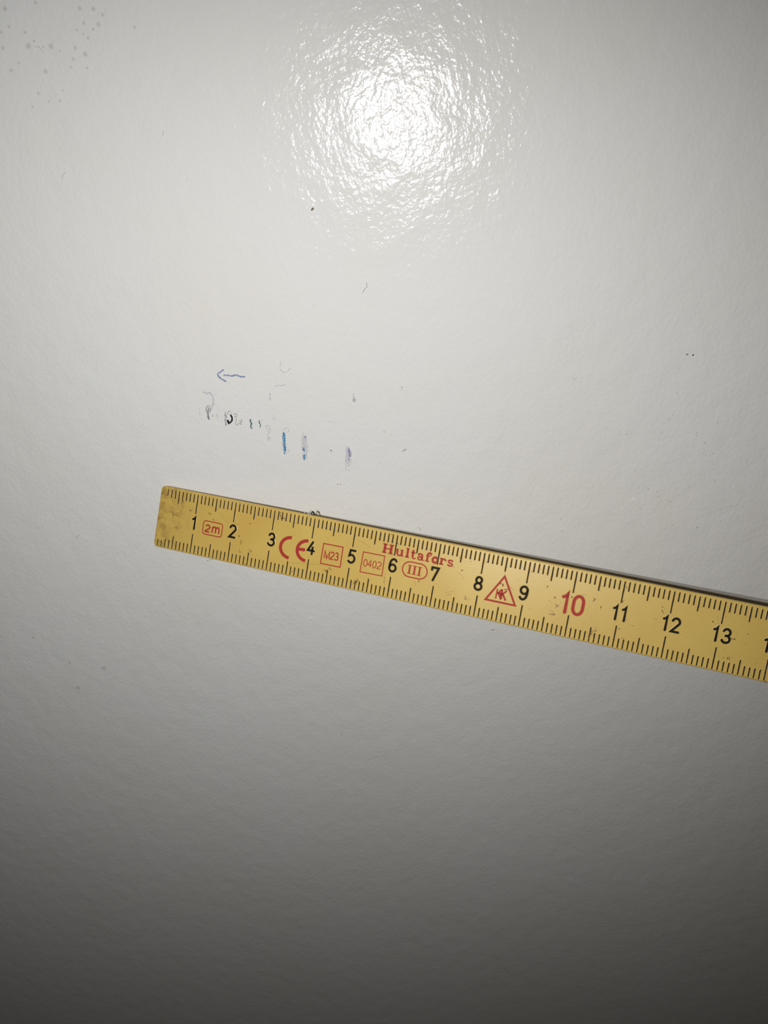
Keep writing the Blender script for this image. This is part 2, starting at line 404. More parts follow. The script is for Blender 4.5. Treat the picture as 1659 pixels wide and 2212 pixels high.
FLECKS = [(56.91, -67.73, 0.166, 0), (54.97, -65.92, 0.166, 20), (54.89, -65.3, 0.166, 0), (58.97, -62.84, 0.125, -30), (49.04, -61.07, 0.111, 0), (48.31, -61.88, 0.138, 0), (49.04, -50.44, 0.097, 0), (58.26, -72.2, 0.097, 90), (59.41, -73.26, 0.111, 0), (60.43, -74.35, 0.111, 0), (53.75, -72.43, 0.091, 0), (60.44, -77.29, 0.111, 0), (45.81, -79.28, 0.194, 5), (43.57, -80.17, 0.069, 0), (45.19, -81.38, 0.076, 0), (48.37, -81.19, 0.111, -30), (49.22, -82.16, 0.111, 30), (51.21, -82.43, 0.152, -35), (53.0, -80.63, 0.069, 0), (54.41, -79.47, 0.091, 0), (54.91, -78.85, 0.111, 0), (62.93, -84.63, 0.107, 0), (65.18, -83.76, 0.138, 0), (67.87, -83.89, 0.125, 0), (63.41, -87.76, 0.137, 0), (55.5, -89.36, 0.097, 0), (58.27, -89.46, 0.213, 0), (67.91, -89.85, 0.137, 0), (61.33, -59.49, 0.111, 90), (55.25, -51.54, 0.075, 0), (51.75, -52.14, 0.083, 0), (57.77, -54.02, 0.097, 0), (63.26, -65.53, 0.111, 0), (56.98, -69.19, 0.097, 0), (59.11, -70.31, 0.125, 20), (56.97, -70.07, 0.083, 0), (57.62, -70.68, 0.138, 0), (54.53, -68.77, 0.097, 0), (40.56, -85.14, 0.083, 0), (37.27, -90.38, 0.069, 0), (26.26, -87.14, 0.167, 25), (26.62, -90.44, 0.243, 20), (27.39, -81.45, 0.076, 0), (37.9, -65.6, 0.111, 40), (39.44, -65.46, 0.137, -15), (49.35, -55.93, 0.152, 5), (46.26, -53.04, 0.062, 0), (44.96, -76.87, 0.069, 0), (42.13, -74.61, 0.076, 0), (43.24, -76.28, 0.069, 0), (53.26, -60.19, 0.069, 0), (45.44, -61.18, 0.069, 0), (43.44, -52.21, 0.097, -30), (27.86, -45.82, 0.069, 90), (26.69, -44.68, 0.069, 60), (33.54, -55.8, 0.069, 45), (56.14, -65.68, 0.111, 0), (60.07, -62.83, 0.083, 0), (56.44, -81.57, 0.097, 0), (52.94, -79.3, 0.097, 0), (47.78, -79.95, 0.152, 0), (52.38, -88.71, 0.183, 8), (44.45, -84.32, 0.137, 10), (56.78, -75.72, 0.097, 0), (62.0, -70.8, 0.083, 0), (60.39, -76.94, 0.125, 0), (46.72, -78.29, 0.069, 0), (41.41, -59.72, 0.08, 35), (48.66, -49.17, 0.041, -3), (63.45, -66.41, 0.085, -31), (46.64, -73.02, 0.067, 6), (58.8, -72.17, 0.054, 33), (52.47, -65.47, 0.08, -29), (49.04, -67.86, 0.04, 30), (55.26, -78.73, 0.089, 30), (50.76, -99.33, 0.074, 14), (62.18, -96.98, 0.082, 37), (57.62, -66.18, 0.058, -27), (55.11, -74.62, 0.055, 8), (65.6, -71.95, 0.057, -15), (55.34, -60.95, 0.056, -2), (51.51, -68.1, 0.089, -38), (50.21, -52.26, 0.037, 23), (46.47, -82.06, 0.044, -36), (65.57, -96.69, 0.055, 20), (37.83, -68.63, 0.05, 20), (54.98, -52.67, 0.038, 36), (60.08, -76.81, 0.078, 33), (44.61, -92.76, 0.074, -15), (51.38, -77.6, 0.044, -28), (38.74, -40.91, 0.048, -36), (63.06, -70.53, 0.06, -21), (38.37, -60.74, 0.063, -6), (54.51, -66.89, 0.084, 36), (41.07, -58.34, 0.045, -5), (65.13, -88.53, 0.06, -4), (69.32, -71.55, 0.089, -4), (39.05, -72.71, 0.07, -17), (49.24, -74.89, 0.059, 39), (63.73, -67.98, 0.065, -13), (59.19, -76.05, 0.079, 29), (44.67, -86.14, 0.087, 16), (43.67, -56.8, 0.058, 16), (52.45, -83.76, 0.078, 15), (50.24, -97.5, 0.08, 6), (63.59, -72.56, 0.053, 14), (37.8, -75.97, 0.072, 24), (47.14, -84.23, 0.085, 26), (44.93, -88.56, 0.092, 15), (63.66, -89.55, 0.096, -2), (46.06, -56.44, 0.077, -26), (53.1, -58.42, 0.073, -6), (40.92, -59.09, 0.072, 18), (57.89, -72.63, 0.062, 12), (57.55, -87.83, 0.072, -37), (46.91, -72.83, 0.043, -29), (51.34, -77.67, 0.05, -37), (44.85, -73.71, 0.071, 7), (57.44, -95.48, 0.044, -8), (52.62, -82.42, 0.046, 27), (51.42, -73.55, 0.071, -32), (44.99, -68.81, 0.069, 37), (55.11, -61.88, 0.081, 11), (50.09, -75.81, 0.07, 5), (53.03, -71.25, 0.05, 5), (48.78, -67.71, 0.079, 31), (47.24, -79.51, 0.056, -17), (60.7, -69.83, 0.088, 33), (46.77, -66.93, 0.089, 0), (46.86, -76.21, 0.089, -1), (52.1, -83.51, 0.046, 10), (46.45, -74.56, 0.079, 26), (63.38, -72.67, 0.059, 35), (-2.43, -40.94, 0.038, -62), (11.63, -43.44, 0.048, -5), (-12.36, -58.18, 0.052, -69), (-3.92, -43.48, 0.046, -29), (-37.33, -54.09, 0.044, -25), (-5.17, -57.61, 0.031, -45), (-27.2, -74.74, 0.062, 8), (-60.12, -66.89, 0.047, 14), (-7.84, -59.69, 0.044, 74), (-30.33, -47.35, 0.056, -55), (-38.91, -69.88, 0.035, 61), (-8.59, -49.71, 0.039, 51), (6.22, -36.44, 0.044, 9), (-22.2, -44.55, 0.035, 15), (-0.39, -32.97, 0.037, 58), (-1.86, -61.37, 0.034, 40), (12.01, -79.47, 0.056, -81), (1.65, -39.81, 0.049, 81), (-7.07, -35.77, 0.039, 75), (-48.64, -58.07, 0.047, -61), (-13.01, -31.56, 0.033, -22), (-50.66, -31.24, 0.047, 44), (4.07, -36.01, 0.039, -33), (-15.35, -52.39, 0.064, -23), (-56.32, -62.55, 0.038, 24), (-23.37, -74.42, 0.056, 22), (-39.9, -55.16, 0.041, 45), (-20.33, -35.42, 0.037, -23), (-5.46, -37.83, 0.051, 28), (-53.87, -61.02, 0.036, -68), (-15.29, -40.35, 0.056, -4), (-36.7, -68.07, 0.034, 41), (-52.55, -35.46, 0.059, 33), (-40.5, -34.15, 0.059, 30), (0.2, -36.17, 0.049, -26), (-40.79, -44.32, 0.053, -27), (-29.34, -35.33, 0.055, 27), (-0.91, -49.87, 0.056, 3), (-16.06, -56.58, 0.052, -19), (-48.77, -30.19, 0.036, -83), (5.0, -52.29, 0.053, -90), (-26.0, -73.26, 0.058, -13), (-23.75, -33.8, 0.035, -61), (-31.08, -47.03, 0.056, -63), (-39.15, -41.68, 0.038, -38), (-41.58, -51.61, 0.034, 76), (-33.92, -75.91, 0.061, 31), (-26.08, -76.36, 0.037, 30), (-38.49, -61.53, 0.057, -61), (-41.55, -30.01, 0.037, -76), (-31.61, -77.93, 0.045, -34), (-24.13, -42.25, 0.052, 39), (-45.37, -39.81, 0.055, 79), (-12.01, -49.55, 0.059, -89), (-56.57, -66.97, 0.047, -82), (-20.37, -78.88, 0.05, -27), (-49.23, -31.9, 0.057, -2), (7.8, -32.53, 0.037, -81), (-28.27, -31.91, 0.038, -17), (-34.48, -31.37, 0.031, 85), (-45.81, -52.89, 0.046, 6), (-51.46, -43.18, 0.037, 8), (7.34, -58.15, 0.061, -51), (-57.99, -54.29, 0.049, 13), (-31.93, -59.03, 0.057, 74), (-36.16, -50.06, 0.06, -50), (-49.2, -43.12, 0.036, 49), (0.12, -44.13, 0.034, -75), (-38.83, -32.74, 0.043, 14), (-38.69, -31.71, 0.056, -81), (-43.03, -42.01, 0.041, -72), (-27.56, -43.65, 0.053, 10), (5.6, -60.97, 0.058, 13), (-27.84, -69.24, 0.055, 82), (-6.48, -63.27, 0.042, 56), (-29.55, -35.05, 0.032, -60), (-40.62, -61.58, 0.042, -79), (-3.81, -55.94, 0.031, -81), (-48.45, -45.33, 0.061, 81), (-14.04, -40.03, 0.043, -25), (-32.65, -29.68, 0.048, 59), (-6.07, -34.03, 0.046, -59), (-7.57, -50.38, 0.064, 53), (-49.05, -43.38, 0.063, -7), (-27.05, -49.83, 0.058, 79), (-21.52, -77.75, 0.057, -71), (-0.24, -49.21, 0.035, 86), (-57.12, -56.22, 0.049, 69), (-29.15, -38.99, 0.038, -54), (-17.73, -45.89, 0.053, -47)]

def wp(q, off=0.0):
    return Vector((q[0] * MM, -off * MM, 1.2 + q[1] * MM))

def smooth_poly(pts, step):
    """Catmull-Rom resample of a polyline (2D tuples)."""
    P = [Vector((a[0], a[1])) for a in pts]
    if len(P) == 2:
        n = max(2, int((P[1] - P[0]).length / step))
        return [P[0].lerp(P[1], i / n) for i in range(n + 1)]
    Q = [P[0] * 2 - P[1]] + P + [P[-1] * 2 - P[-2]]
    out = []
    for i in range(1, len(Q) - 2):
        a, b, c, d = Q[i - 1:i + 3]
        n = max(2, int((c - b).length / step))
        for k in range(n):
            t = k / n
            out.append(0.5 * ((2 * b) + (c - a) * t + (2 * a - 5 * b + 4 * c - d) * t * t + (3 * b - a - 3 * c + d) * t ** 3))
    out.append(P[-1])
    return out

def ribbon(g, pts, width, off, rag=0.28, step=None, taper=True):
    """A ragged flat stroke lying on the wall surface (mm)."""
    step = step or max(0.05, width * 0.28)
    c = smooth_poly(pts, step)
    v = []
    n = len(c)
    for i, q in enumerate(c):
        t = (c[min(i + 1, n - 1)] - c[max(i - 1, 0)])
        t = t.normalized() if t.length > 1e-9 else Vector((1, 0))
        nn = Vector((-t.y, t.x))
        e = 1.0
        if taper:
            k = min(i, n - 1 - i) * step / (width * 0.5 + 1e-9)
            e = 0.35 + 0.65 * min(1.0, k)
        wl = width * 0.5 * e * (1 + random.uniform(-rag, rag))
        wr = width * 0.5 * e * (1 + random.uniform(-rag, rag))
        v.append(wp(q + nn * wl, off)); v.append(wp(q - nn * wr, off))
    g.add(v, [(2 * i, 2 * i + 1, 2 * i + 3, 2 * i + 2) for i in range(n - 1)])

lay = 0
for name, label, mat, parts, rims, films in INK_MARKS:
    lay += 1
    off = 0.012 + 0.004 * lay
    g = Geo()
    for pl, w in parts:
        ribbon(g, pl, w, off + 0.0008 * parts.index((pl, w)))
    mk = g.build(name, MATS[mat], wall, label)
    if rims:
        g = Geo()
        for r in rims:
            ribbon(g, r, 0.11, off + 0.006 + 0.0008 * rims.index(r), 0.5, 0.08, False)
        g.build('rubbed_rim', MATS['rim'], mk, 'thin brownish dirt outline')
    if films:
        g = Geo()
        for pl, w in films:
            ribbon(g, pl, w, off - 0.008, 0.12)
        g.build('rubbed_film', MATS['ink_film'], mk, 'pale lilac wiped area')

for label, polys in SCRATCHES:
    g = Geo()
    for pl in polys:
        ribbon(g, pl, 0.12, 0.03, 0.5, 0.1)
    g.build('paint_scratch', MATS['scratch'], wall, label)

g = Geo()
for x, z, r, ang in FLECKS:
    a = math.radians(-ang)
    pts = []
    for k in range(7):
        th = k / 7 * math.tau
        rr = random.uniform(0.75, 1.2)
        ex, ez = math.cos(th) * r * 1.05 * rr, math.sin(th) * min(r, 0.16) * 0.55 * rr
        pts.append(wp((x + ex * math.cos(a) - ez * math.sin(a), z + ex * math.sin(a) + ez * math.cos(a)), 0.008))
    g.add(pts, [tuple(range(7))])
fl = g.build('dirt_flecks', MATS['fleck'], wall, 'tiny brown dirt flecks right of the pen marks')
fl['kind'] = 'stuff'

disc_v = [(0.001 * math.cos(k / 20 * math.tau), 0, 0.001 * math.sin(k / 20 * math.tau)) for k in range(20)]
disc = bpy.data.meshes.new('stain_spot'); disc.from_pydata(disc_v, [], [tuple(range(20))])
disc.materials.append(M_SPOT)
for i, (x, z, r) in enumerate(SPOTS):
    o = link(bpy.data.objects.new('stain_spot', disc), wall)
    o.location = wp((x, z), 0.006 + 0.0001 * i)
    s = r * 1.7
    o.scale = (s, 1, s)

# ------------------------------------------------------------------ lint and crumbs (things)
def fibre(label, mat, pts, width):
    c = smooth_poly(pts, 0.12)
    base = c[len(c) // 2]
    r = width * 0.5 * MM
    org = wp(base, 0)
    g = Geo(); n = len(c); K = 6
    v = []
    for i, q in enumerate(c):
        t = (c[min(i + 1, n - 1)] - c[max(i - 1, 0)]).normalized()
        nn = Vector((-t.y, 0, t.x))
        ctr = wp(q, 0) - org + Vector((0, -r * 0.95, 0))
        rr = r * (0.55 if i in (0, n - 1) else 1.0)
        for k in range(K):
            th = k / K * math.tau
            v.append(ctr + nn * (math.cos(th) * rr) + Vector((0, -1, 0)) * (math.sin(th) * rr))
    f = [(i * K + k, i * K + (k + 1) % K, (i + 1) * K + (k + 1) % K, (i + 1) * K + k) for i in range(n - 1) for k in range(K)]
    f += [tuple(range(K - 1, -1, -1)), tuple((n - 1) * K + k for k in range(K))]
    g.add(v, f)
    o = g.build('lint_fibre', MATS[mat], None, label, True)
    o.location = org
    o['category'] = 'lint'
    o['group'] = 'lint fibres clinging to the wall'
    return o
for label, mat, pts, w in FIBRES:
    fibre(label, mat, pts, w)

def lump(a, b, w, h, seg=8, rings=5):
    """Irregular crumb: an ellipsoid from a to b (mm, wall plane), width w, height h."""
    a, b = Vector(a), Vector(b)
    mid = (a + b) / 2; ax = (b - a); L = max(ax.length * 0.5, w * 0.5); ax = ax.normalized()
    nn = Vector((-ax.y, ax.x))
    v = []; f = []
    for i in range(rings + 1):
        ph = -math.pi / 2 + math.pi * i / rings
        for k in range(seg):
            th = k / seg * math.tau
            j = random.uniform(0.8, 1.15)
            u = math.cos(ph) * math.cos(th) * L * j
            q = math.cos(ph) * math.sin(th) * w * 0.5 * j
            hh = max(0.0, (math.sin(ph) + 1) * 0.5) * h
            p2 = ax * u + nn * q
            v.append((p2.x * MM, -hh * MM, p2.y * MM))
    for i in range(rings):
        for k in range(seg):
            f.append((i * seg + k, i * seg + (k + 1) % seg, (i + 1) * seg + (k + 1) % seg, (i + 1) * seg + k))
    return mid, v, f
for label, mat, pts, w in CRUMBS:
    mid, v, f = lump(pts[0], pts[1], w, 0.09 if 'flake' in label else w * 0.6)
    o = mesh_obj('flake' if 'flake' in label else 'crumb', v, f, MATS[mat], None, label, None, False)
    o.location = wp((mid.x, mid.y), 0)
    o['category'] = 'crumb'

# ------------------------------------------------------------------ the folding ruler
# local frame: x along the blade from its free end, y up across the blade (0 is
# the upper edge), z out of the printed face; millimetres
RW, RT, RL = 15.2, 1.6, 214.0
ruler = bpy.data.objects.new('folding_ruler', None)
link(ruler)
rx = Vector((0.970565, -0.220515, -0.096833))
ry = Vector((0.175733, 0.373500, 0.910832))
rz = Vector((-0.164685, -0.901039, 0.401258))
m = Matrix((rx, ry, rz)).transposed().to_4x4()
m.translation = Vector((-0.070256, -0.001442 - 0.00005, 1.1228))
ruler.matrix_world = m
ruler['label'] = 'worn yellow folding ruler with black and red print, slanting off the white wall'
ruler['category'] = 'ruler'

def blade_mesh(x0, x1, z0, z1, r_l, r_r, bev):
    """A flat blade with rounded corners and broken edges."""
    def outline(ins):
        pts = []
        X0, X1, Y0, Y1 = x0 + ins, x1 - ins, -RW + ins, -ins
        for cx, cy, r, a0 in ((X1, Y1, r_r, 0), (X0, Y1, r_l, 90), (X0, Y0, r_l, 180), (X1, Y0, r_r, 270)):
            rr = max(0.05, r - ins)
            sx = -1 if a0 in (0, 270) else 1
            sy = -1 if a0 in (0, 90) else 1
            for k in range(9):
                th = math.radians(a0 + 90 * k / 8)
                pts.append((cx + sx * rr + rr * math.cos(th), cy + sy * rr + rr * math.sin(th)))
        return pts
    rings = [(bev, z0), (0, z0 + bev), (0, z1 - bev), (bev * 0.35, z1 - bev * 0.35), (bev, z1)]
    v = []; f = []; mi = []
    for ins, z in rings:
        v += [(px * MM, py * MM, z * MM) for px, py in outline(ins)]
    n = len(v) // len(rings)
    for i in range(len(rings) - 1):
        for k in range(n):
            f.append((i * n + k, i * n + (k + 1) % n, (i + 1) * n + (k + 1) % n, (i + 1) * n + k))
            mi.append(1 if i < 2 else 0)
    f.append(tuple(range(n - 1, -1, -1))); mi.append(0)
    f.append(tuple((len(rings) - 1) * n + k for k in range(n))); mi.append(0)
    return v, f, mi
v, f, mi = blade_mesh(-0.36, RL, -RT, 0.0, 1.1, 5.0, 0.28)
mesh_obj('blade', v, f, [M_YELLOW, M_WOOD], ruler, None, mi)
# the next blade of the folded rule starts behind this one, beyond the frame
v, f, mi = blade_mesh(196.0, 410.0, -2 * RT - 0.15, -RT - 0.15, 5.0, 5.0, 0.28)
mesh_obj('blade', v, f, [M_YELLOW, M_WOOD], ruler, None, mi)
g = Geo()
for r, z0, z1 in ((4.2, 0.0, 0.35), (1.8, 0.35, 0.9)):
    k_ = 24
    vv = [(205 * MM + r * s_ * MM * math.cos(i / k_ * math.tau), -7.6 * MM + r * s_ * MM * math.sin(i / k_ * math.tau), z * MM)
          for s_, z in ((1, z0), (1, z1 - 0.1), (0.92, z1)) for i in range(k_)]
    ff = [(j * k_ + i, j * k_ + (i + 1) % k_, (j + 1) * k_ + (i + 1) % k_, (j + 1) * k_ + i) for j in range(2) for i in range(k_)]
    ff.append(tuple(2 * k_ + i for i in range(k_)))
    g.add(vv, ff)
g.build('hinge_rivet', M_BRASS, ruler, 'brass hinge rivet')

# ---- raised print: a stroke with an inked top and a lacquer flank
HT = 0.035
def stroke(g, pts, w, closed=False, cap='round', flank=0.11, h=HT, z0=0.0):
    """Solid stroke along pts (mm, y down from the upper edge). Material 0 ink, 1 flank."""
    P = [Vector((p[0], -p[1])) for p in pts]
    if closed and (P[0] - P[-1]).length < 1e-6:
        P = P[:-1]
    n = len(P)
    def offset_loop(hw):
        L = []; R = []
        for i in range(n):
            if closed:
                a, b = P[i - 1], P[(i + 1) % n]
            else:
                a, b = P[max(i - 1, 0)], P[min(i + 1, n - 1)]
            d1 = (P[i] - a); d2 = (b - P[i])
            if d1.length < 1e-9: d1 = d2
            if d2.length < 1e-9: d2 = d1
            d1 = d1.normalized(); d2 = d2.normalized()
            t = (d1 + d2)
            t = t.normalized() if t.length > 1e-6 else d1
            nn = Vector((-t.y, t.x))
            k = 1.0 / max(0.35, nn.dot(Vector((-d1.y, d1.x))))
            L.append(P[i] + nn * hw * k); R.append(P[i] - nn * hw * k)
        return L, R
    def pt(q, z):
        return (q.x * MM, q.y * MM, (z + z0) * MM)
    wt, wb = w / 2, w / 2 + flank
    Lt, Rt_ = offset_loop(wt); Lb, Rb = offset_loop(wb)
    if closed:
        v = [pt(q, h) for q in Lt] + [pt(q, h) for q in Rt_] + [pt(q, 0) for q in Lb] + [pt(q, 0) for q in Rb]
        f = []; mi = []
        for i in range(n):
            j = (i + 1) % n
            f.append((i, n + i, n + j, j)); mi.append(0)
            f.append((2 * n + i, i, j, 2 * n + j)); mi.append(1)
            f.append((n + i, 3 * n + i, 3 * n + j, n + j)); mi.append(1)
        g.add(v, f, mi)
        return
    def capped(L, R, hw):
        loop = list(L)
        if cap == 'round':
            d = (P[-1] - P[-2]).normalized(); a0 = math.atan2(d.x, -d.y)
            s = math.atan2((L[-1] - P[-1]).y, (L[-1] - P[-1]).x)
            for k in range(1, 6):
                th = s - math.pi * k / 6
                loop.append(P[-1] + Vector((math.cos(th), math.sin(th))) * hw)
        loop += list(reversed(R))
        if cap == 'round':
            s = math.atan2((R[0] - P[0]).y, (R[0] - P[0]).x)
            for k in range(1, 6):
                th = s - math.pi * k / 6
                loop.append(P[0] + Vector((math.cos(th), math.sin(th))) * hw)
        return loop
    if cap != 'round':
        d0 = (P[0] - P[1]).normalized() * flank; d1 = (P[-1] - P[-2]).normalized() * flank
        Lb[0] = Lb[0] + d0; Rb[0] = Rb[0] + d0; Lb[-1] = Lb[-1] + d1; Rb[-1] = Rb[-1] + d1
    T = capped(Lt, Rt_, wt); B = capped(Lb, Rb, wb)
    N = len(T)
    v = [pt(q, h) for q in T] + [pt(q, 0) for q in B]
    f = []; mi = []
    # top: strips between left and right plus caps
    c = 5 if cap == 'round' else 0
    for i in range(n - 1):
        f.append((i, n + c + (n - 1 - i), n + c + (n - 2 - i), i + 1)); mi.append(0)
    if c:
        f.append(tuple(reversed([n - 1] + [n + k for k in range(c)] + [n + c]))); mi.append(0)
        f.append(tuple(reversed([n + c + n - 1] + [2 * n + c + k for k in range(c)] + [0]))); mi.append(0)
    for i in range(N):
        j = (i + 1) % N
        f.append((i, j, N + j, N + i)); mi.append(1)
    g.add(v, f, mi)

def fix_normals(o):
    bm = bmesh.new(); bm.from_mesh(o.data)
    for fc in bm.faces:
        if fc.normal.z < 0:
            fc.normal_flip()
    bm.to_mesh(o.data); bm.free()
    return o

def print_obj(name, g, m_ink, parent, label=None, loc=None):
    o = fix_normals(g.build(name, [m_ink, M_YELLOW], parent, label))
    if loc:
        o.location = loc
    return o

# ---- graduation marks (mark length by kind; both edges of the blade)
def mark_mesh(name, length, up):
    g = Geo()
    if up:
        stroke(g, [(0, 0), (0, length)], 0.24, flank=0.10)
    else:
        stroke(g, [(0, 0), (0, -length)], 0.24, flank=0.10)
    o = fix_normals(g.build(name, [M_BLACK, M_YELLOW]))
    me = o.data
    bpy.data.objects.remove(o)
    return me
KINDS = {}
for nm, ln_t, ln_b in (('millimetre_mark', 1.80, 1.85), ('half_centimetre_mark', 2.95, 2.9), ('centimetre_mark', 4.5, 4.45)):
    KINDS[nm] = (mark_mesh(nm, ln_t, True), mark_mesh(nm, ln_b, False))
def kind_of(i):
    return 'centimetre_mark' if i % 10 == 0 else 'half_centimetre_mark' if i % 5 == 0 else 'millimetre_mark'
for i in range(1, 149):
    nm = kind_of(i)
    for side in (0, 1):
        if i == 1 and side == 0:
            continue
        o = link(bpy.data.objects.new(nm, KINDS[nm][side]), ruler)
        y = (0.66 if side == 0 else RW - 0.46)
        o.location = ((i * 1.0 - 0.28 * (1 - i / 40) * (i < 40) + random.uniform(-0.015, 0.015)) * MM, -y * MM, 0)
        if i <= 2:
            o.scale = (0.9, 0.75, 1)
g = Geo()
for i in range(149, 209):
    ln = {'c': 4.4, 'h': 2.95, 'm': 1.8}[kind_of(i)[0]]
    stroke(g, [(i, 0.66), (i, 0.66 + ln)], 0.27, flank=0.10)
    stroke(g, [(i, RW - 0.46), (i, RW - 0.46 - ln)], 0.27, flank=0.10)
o = print_obj('graduation_marks', g, M_BLACK, ruler)
o['kind'] = 'stuff'

# ---- numerals
def arc(cx, cy, rx_, ry_, a0, a1, n=14):
    return [(cx + rx_ * math.cos(math.radians(a0 + (a1 - a0) * k / n)),
             cy + ry_ * math.sin(math.radians(a0 + (a1 - a0) * k / n))) for k in range(n + 1)]
# centre lines in a box 1.5 wide, 2.85 high, y down; angles turn clockwise on the face
DIG = {
 '0': ([arc(0.75, 0.75, 0.75, 0.75, 180, 360, 12) + arc(0.75, 2.10, 0.75, 0.75, 0, 180, 12)], True),
 '1': ([[(0.08, 0.52), (0.32, 0.44), (0.54, 0.22), (0.66, 0.02), (0.66, 2.85)]], False),
 '2': ([arc(0.75, 0.78, 0.72, 0.78, 195, 372, 14) + [(1.30, 1.22), (0.05, 2.85), (1.48, 2.85)]], False),
 '3': ([arc(0.72, 0.70, 0.66, 0.70, 200, 440, 16) + [(0.62, 1.40)], [(0.62, 1.40), (0.80, 1.40)] + arc(0.72, 2.10, 0.76, 0.75, 280, 515, 16)], False),
 '4': ([[(1.02, 0.0), (0.02, 2.05), (1.55, 2.05)], [(1.10, 1.25), (1.10, 2.85)]], False),
 '5': ([[(1.45, 0.0), (0.30, 0.0), (0.16, 1.28)] + arc(0.72, 1.95, 0.78, 0.90, 232, 500, 18)], False),
 '6': ([arc(0.75, 2.05, 0.74, 0.80, 180, 540, 20), [(0.01, 2.05), (0.02, 1.2), (0.16, 0.55), (0.42, 0.16), (0.82, 0.0), (1.2, 0.10), (1.42, 0.42)]], False),
 '7': ([[(0.02, 0.55), (0.02, 0.0), (1.48, 0.0), (0.55, 2.85)]], False),
 '8': ([arc(0.75, 0.68, 0.62, 0.68, 90, 450, 20), arc(0.75, 2.10, 0.75, 0.74, -90, 270, 20)], False),
 '9': ([arc(0.75, 0.80, 0.74, 0.80, 0, 360, 20), [(1.49, 0.80), (1.48, 1.65), (1.34, 2.30), (1.08, 2.69), (0.68, 2.85), (0.30, 2.75), (0.08, 2.43)]], False),
}
def numeral(text, x, y, sc, w, mat, gap=0.5):
    """text starts at x (mm), cap line at y; sc scales the digit box."""
    g = Geo()
    for ch in text:
        polys, closed = DIG[ch]
        wd = 0.66 if ch == '1' else 1.5
        for pl in polys:
            stroke(g, [(x + px * sc, y + py * sc) for px, py in pl], w, closed, flank=0.12, h=HT + 0.01)
        x += (wd + gap) * sc + w * 0.3
    return print_obj('numeral', g, mat, ruler)
NY = 6.08
for txt, x in (('1', 9.22), ('2', 19.25), ('3', 29.35), ('4', 39.4), ('5', 49.4), ('6', 59.3), ('7', 69.05), ('8', 79.05), ('9', 89.05),
               ('11', 108.75), ('12', 118.9), ('13', 128.85), ('14', 138.65), ('15', 148.7), ('16', 158.7), ('17', 168.7), ('18', 178.7), ('19', 188.7)):
    sc = 1.0
    numeral(txt, x, NY, sc, 0.50, M_BLACK, 1.0)
n10 = Geo()
polys, _ = DIG['1']
for pl in polys:
    stroke(n10, [(98.1 + px * 1.38, 5.72 + py * 1.40) for px, py in pl], 0.70, flank=0.12, h=HT + 0.01)
stroke(n10, arc(101.52, 7.05, 1.0, 1.33, 180, 360, 14) + arc(101.52, 8.35, 1.0, 1.33, 0, 180, 14), 0.66, True, flank=0.12, h=HT + 0.01)
print_obj('numeral', n10, M_RED, ruler, 'larger red numeral 10')

# ---- red emblems
FL = 0.03
def frame(corners, w):
    g = Geo(); stroke(g, corners, w, True, flank=FL, h=0.02); return g
def rounded_rect(x0, y0, x1, y1, r):
    return (arc(x1 - r, y0 + r, r, r, -90, 0, 6) + arc(x1 - r, y1 - r, r, r, 0, 90, 6)
            + arc(x0 + r, y1 - r, r, r, 90, 180, 6) + arc(x0 + r, y0 + r, r, r, 180, 270, 6))
LET = {
 'M': [[(0, 1), (0, 0), (0.5, 0.98), (1.0, 0), (1.0, 1)]],
 'm': [[(0, 1), (0, 0.12)], [(0, 0.38), (0.10, 0.16), (0.28, 0.08), (0.44, 0.16), (0.5, 0.36), (0.5, 1)], [(0.5, 0.38), (0.60, 0.16), (0.78, 0.08), (0.93, 0.16), (1.0, 0.36), (1.0, 1)]],
 '2': [arc(0.5, 0.27, 0.47, 0.27, 195, 372, 10) + [(0.88, 0.46), (0.10, 0.86), (0.0, 1.0), (1.0, 1.0)]],
 '3': [arc(0.48, 0.25, 0.42, 0.25, 200, 440, 10) + [(0.45, 0.48)], [(0.45, 0.48)] + arc(0.48, 0.73, 0.50, 0.27, 280, 515, 10)],
 '0': [arc(0.5, 0.5, 0.48, 0.5, 0, 360, 20)],
 '4': [[(0.72, 1.0), (0.72, 0.0), (0.0, 0.68), (1.0, 0.68)]],
}
def letters(g, specs, w, cap='flat'):
    for ch, x, y, wd, ht in specs:
        for pl in LET[ch]:
            stroke(g, [(x + a * wd, y + b * ht) for a, b in pl], w, False, cap, FL, 0.02)
# 2m in a rounded box
o = print_obj('length_emblem', frame(rounded_rect(12.2, 6.32, 17.25, 9.58, 0.62), 0.24), M_RED, ruler, 'red rounded box around 2m')
g = Geo(); letters(g, [('2', 12.88, 7.28, 1.12, 1.62), ('m', 14.72, 7.28, 1.75, 1.62)], 0.36)
print_obj('lettering', g, M_RED, o)
# the two rounded letters of the conformity mark
g = Geo()
stroke(g, arc(35.15, 8.52, 2.55, 2.42, 268, 92, 26), 0.78, False, 'flat', FL, 0.02)
print_obj('conformity_letter', g, M_RED, ruler, 'red open round letter C')
g = Geo()
stroke(g, arc(39.3, 8.42, 2.5, 2.36, 268, 92, 26), 0.78, False, 'flat', FL, 0.02)
stroke(g, [(36.9, 8.42), (38.75, 8.25)], 0.74, False, 'flat', FL, 0.021)
print_obj('conformity_letter', g, M_RED, ruler, 'red open round letter E')
# M23 box
o = print_obj('year_emblem', frame([(42.98, 5.86), (47.75, 5.80), (47.82, 10.52), (42.98, 10.58)], 0.25), M_RED, ruler, 'red square box around M23')
g = Geo(); letters(g, [('M', 43.62, 7.45, 1.20, 1.72), ('2', 45.12, 7.42, 0.78, 1.72), ('3', 46.18, 7.40, 0.80, 1.72)], 0.27)
print_obj('lettering', g, M_RED, o)
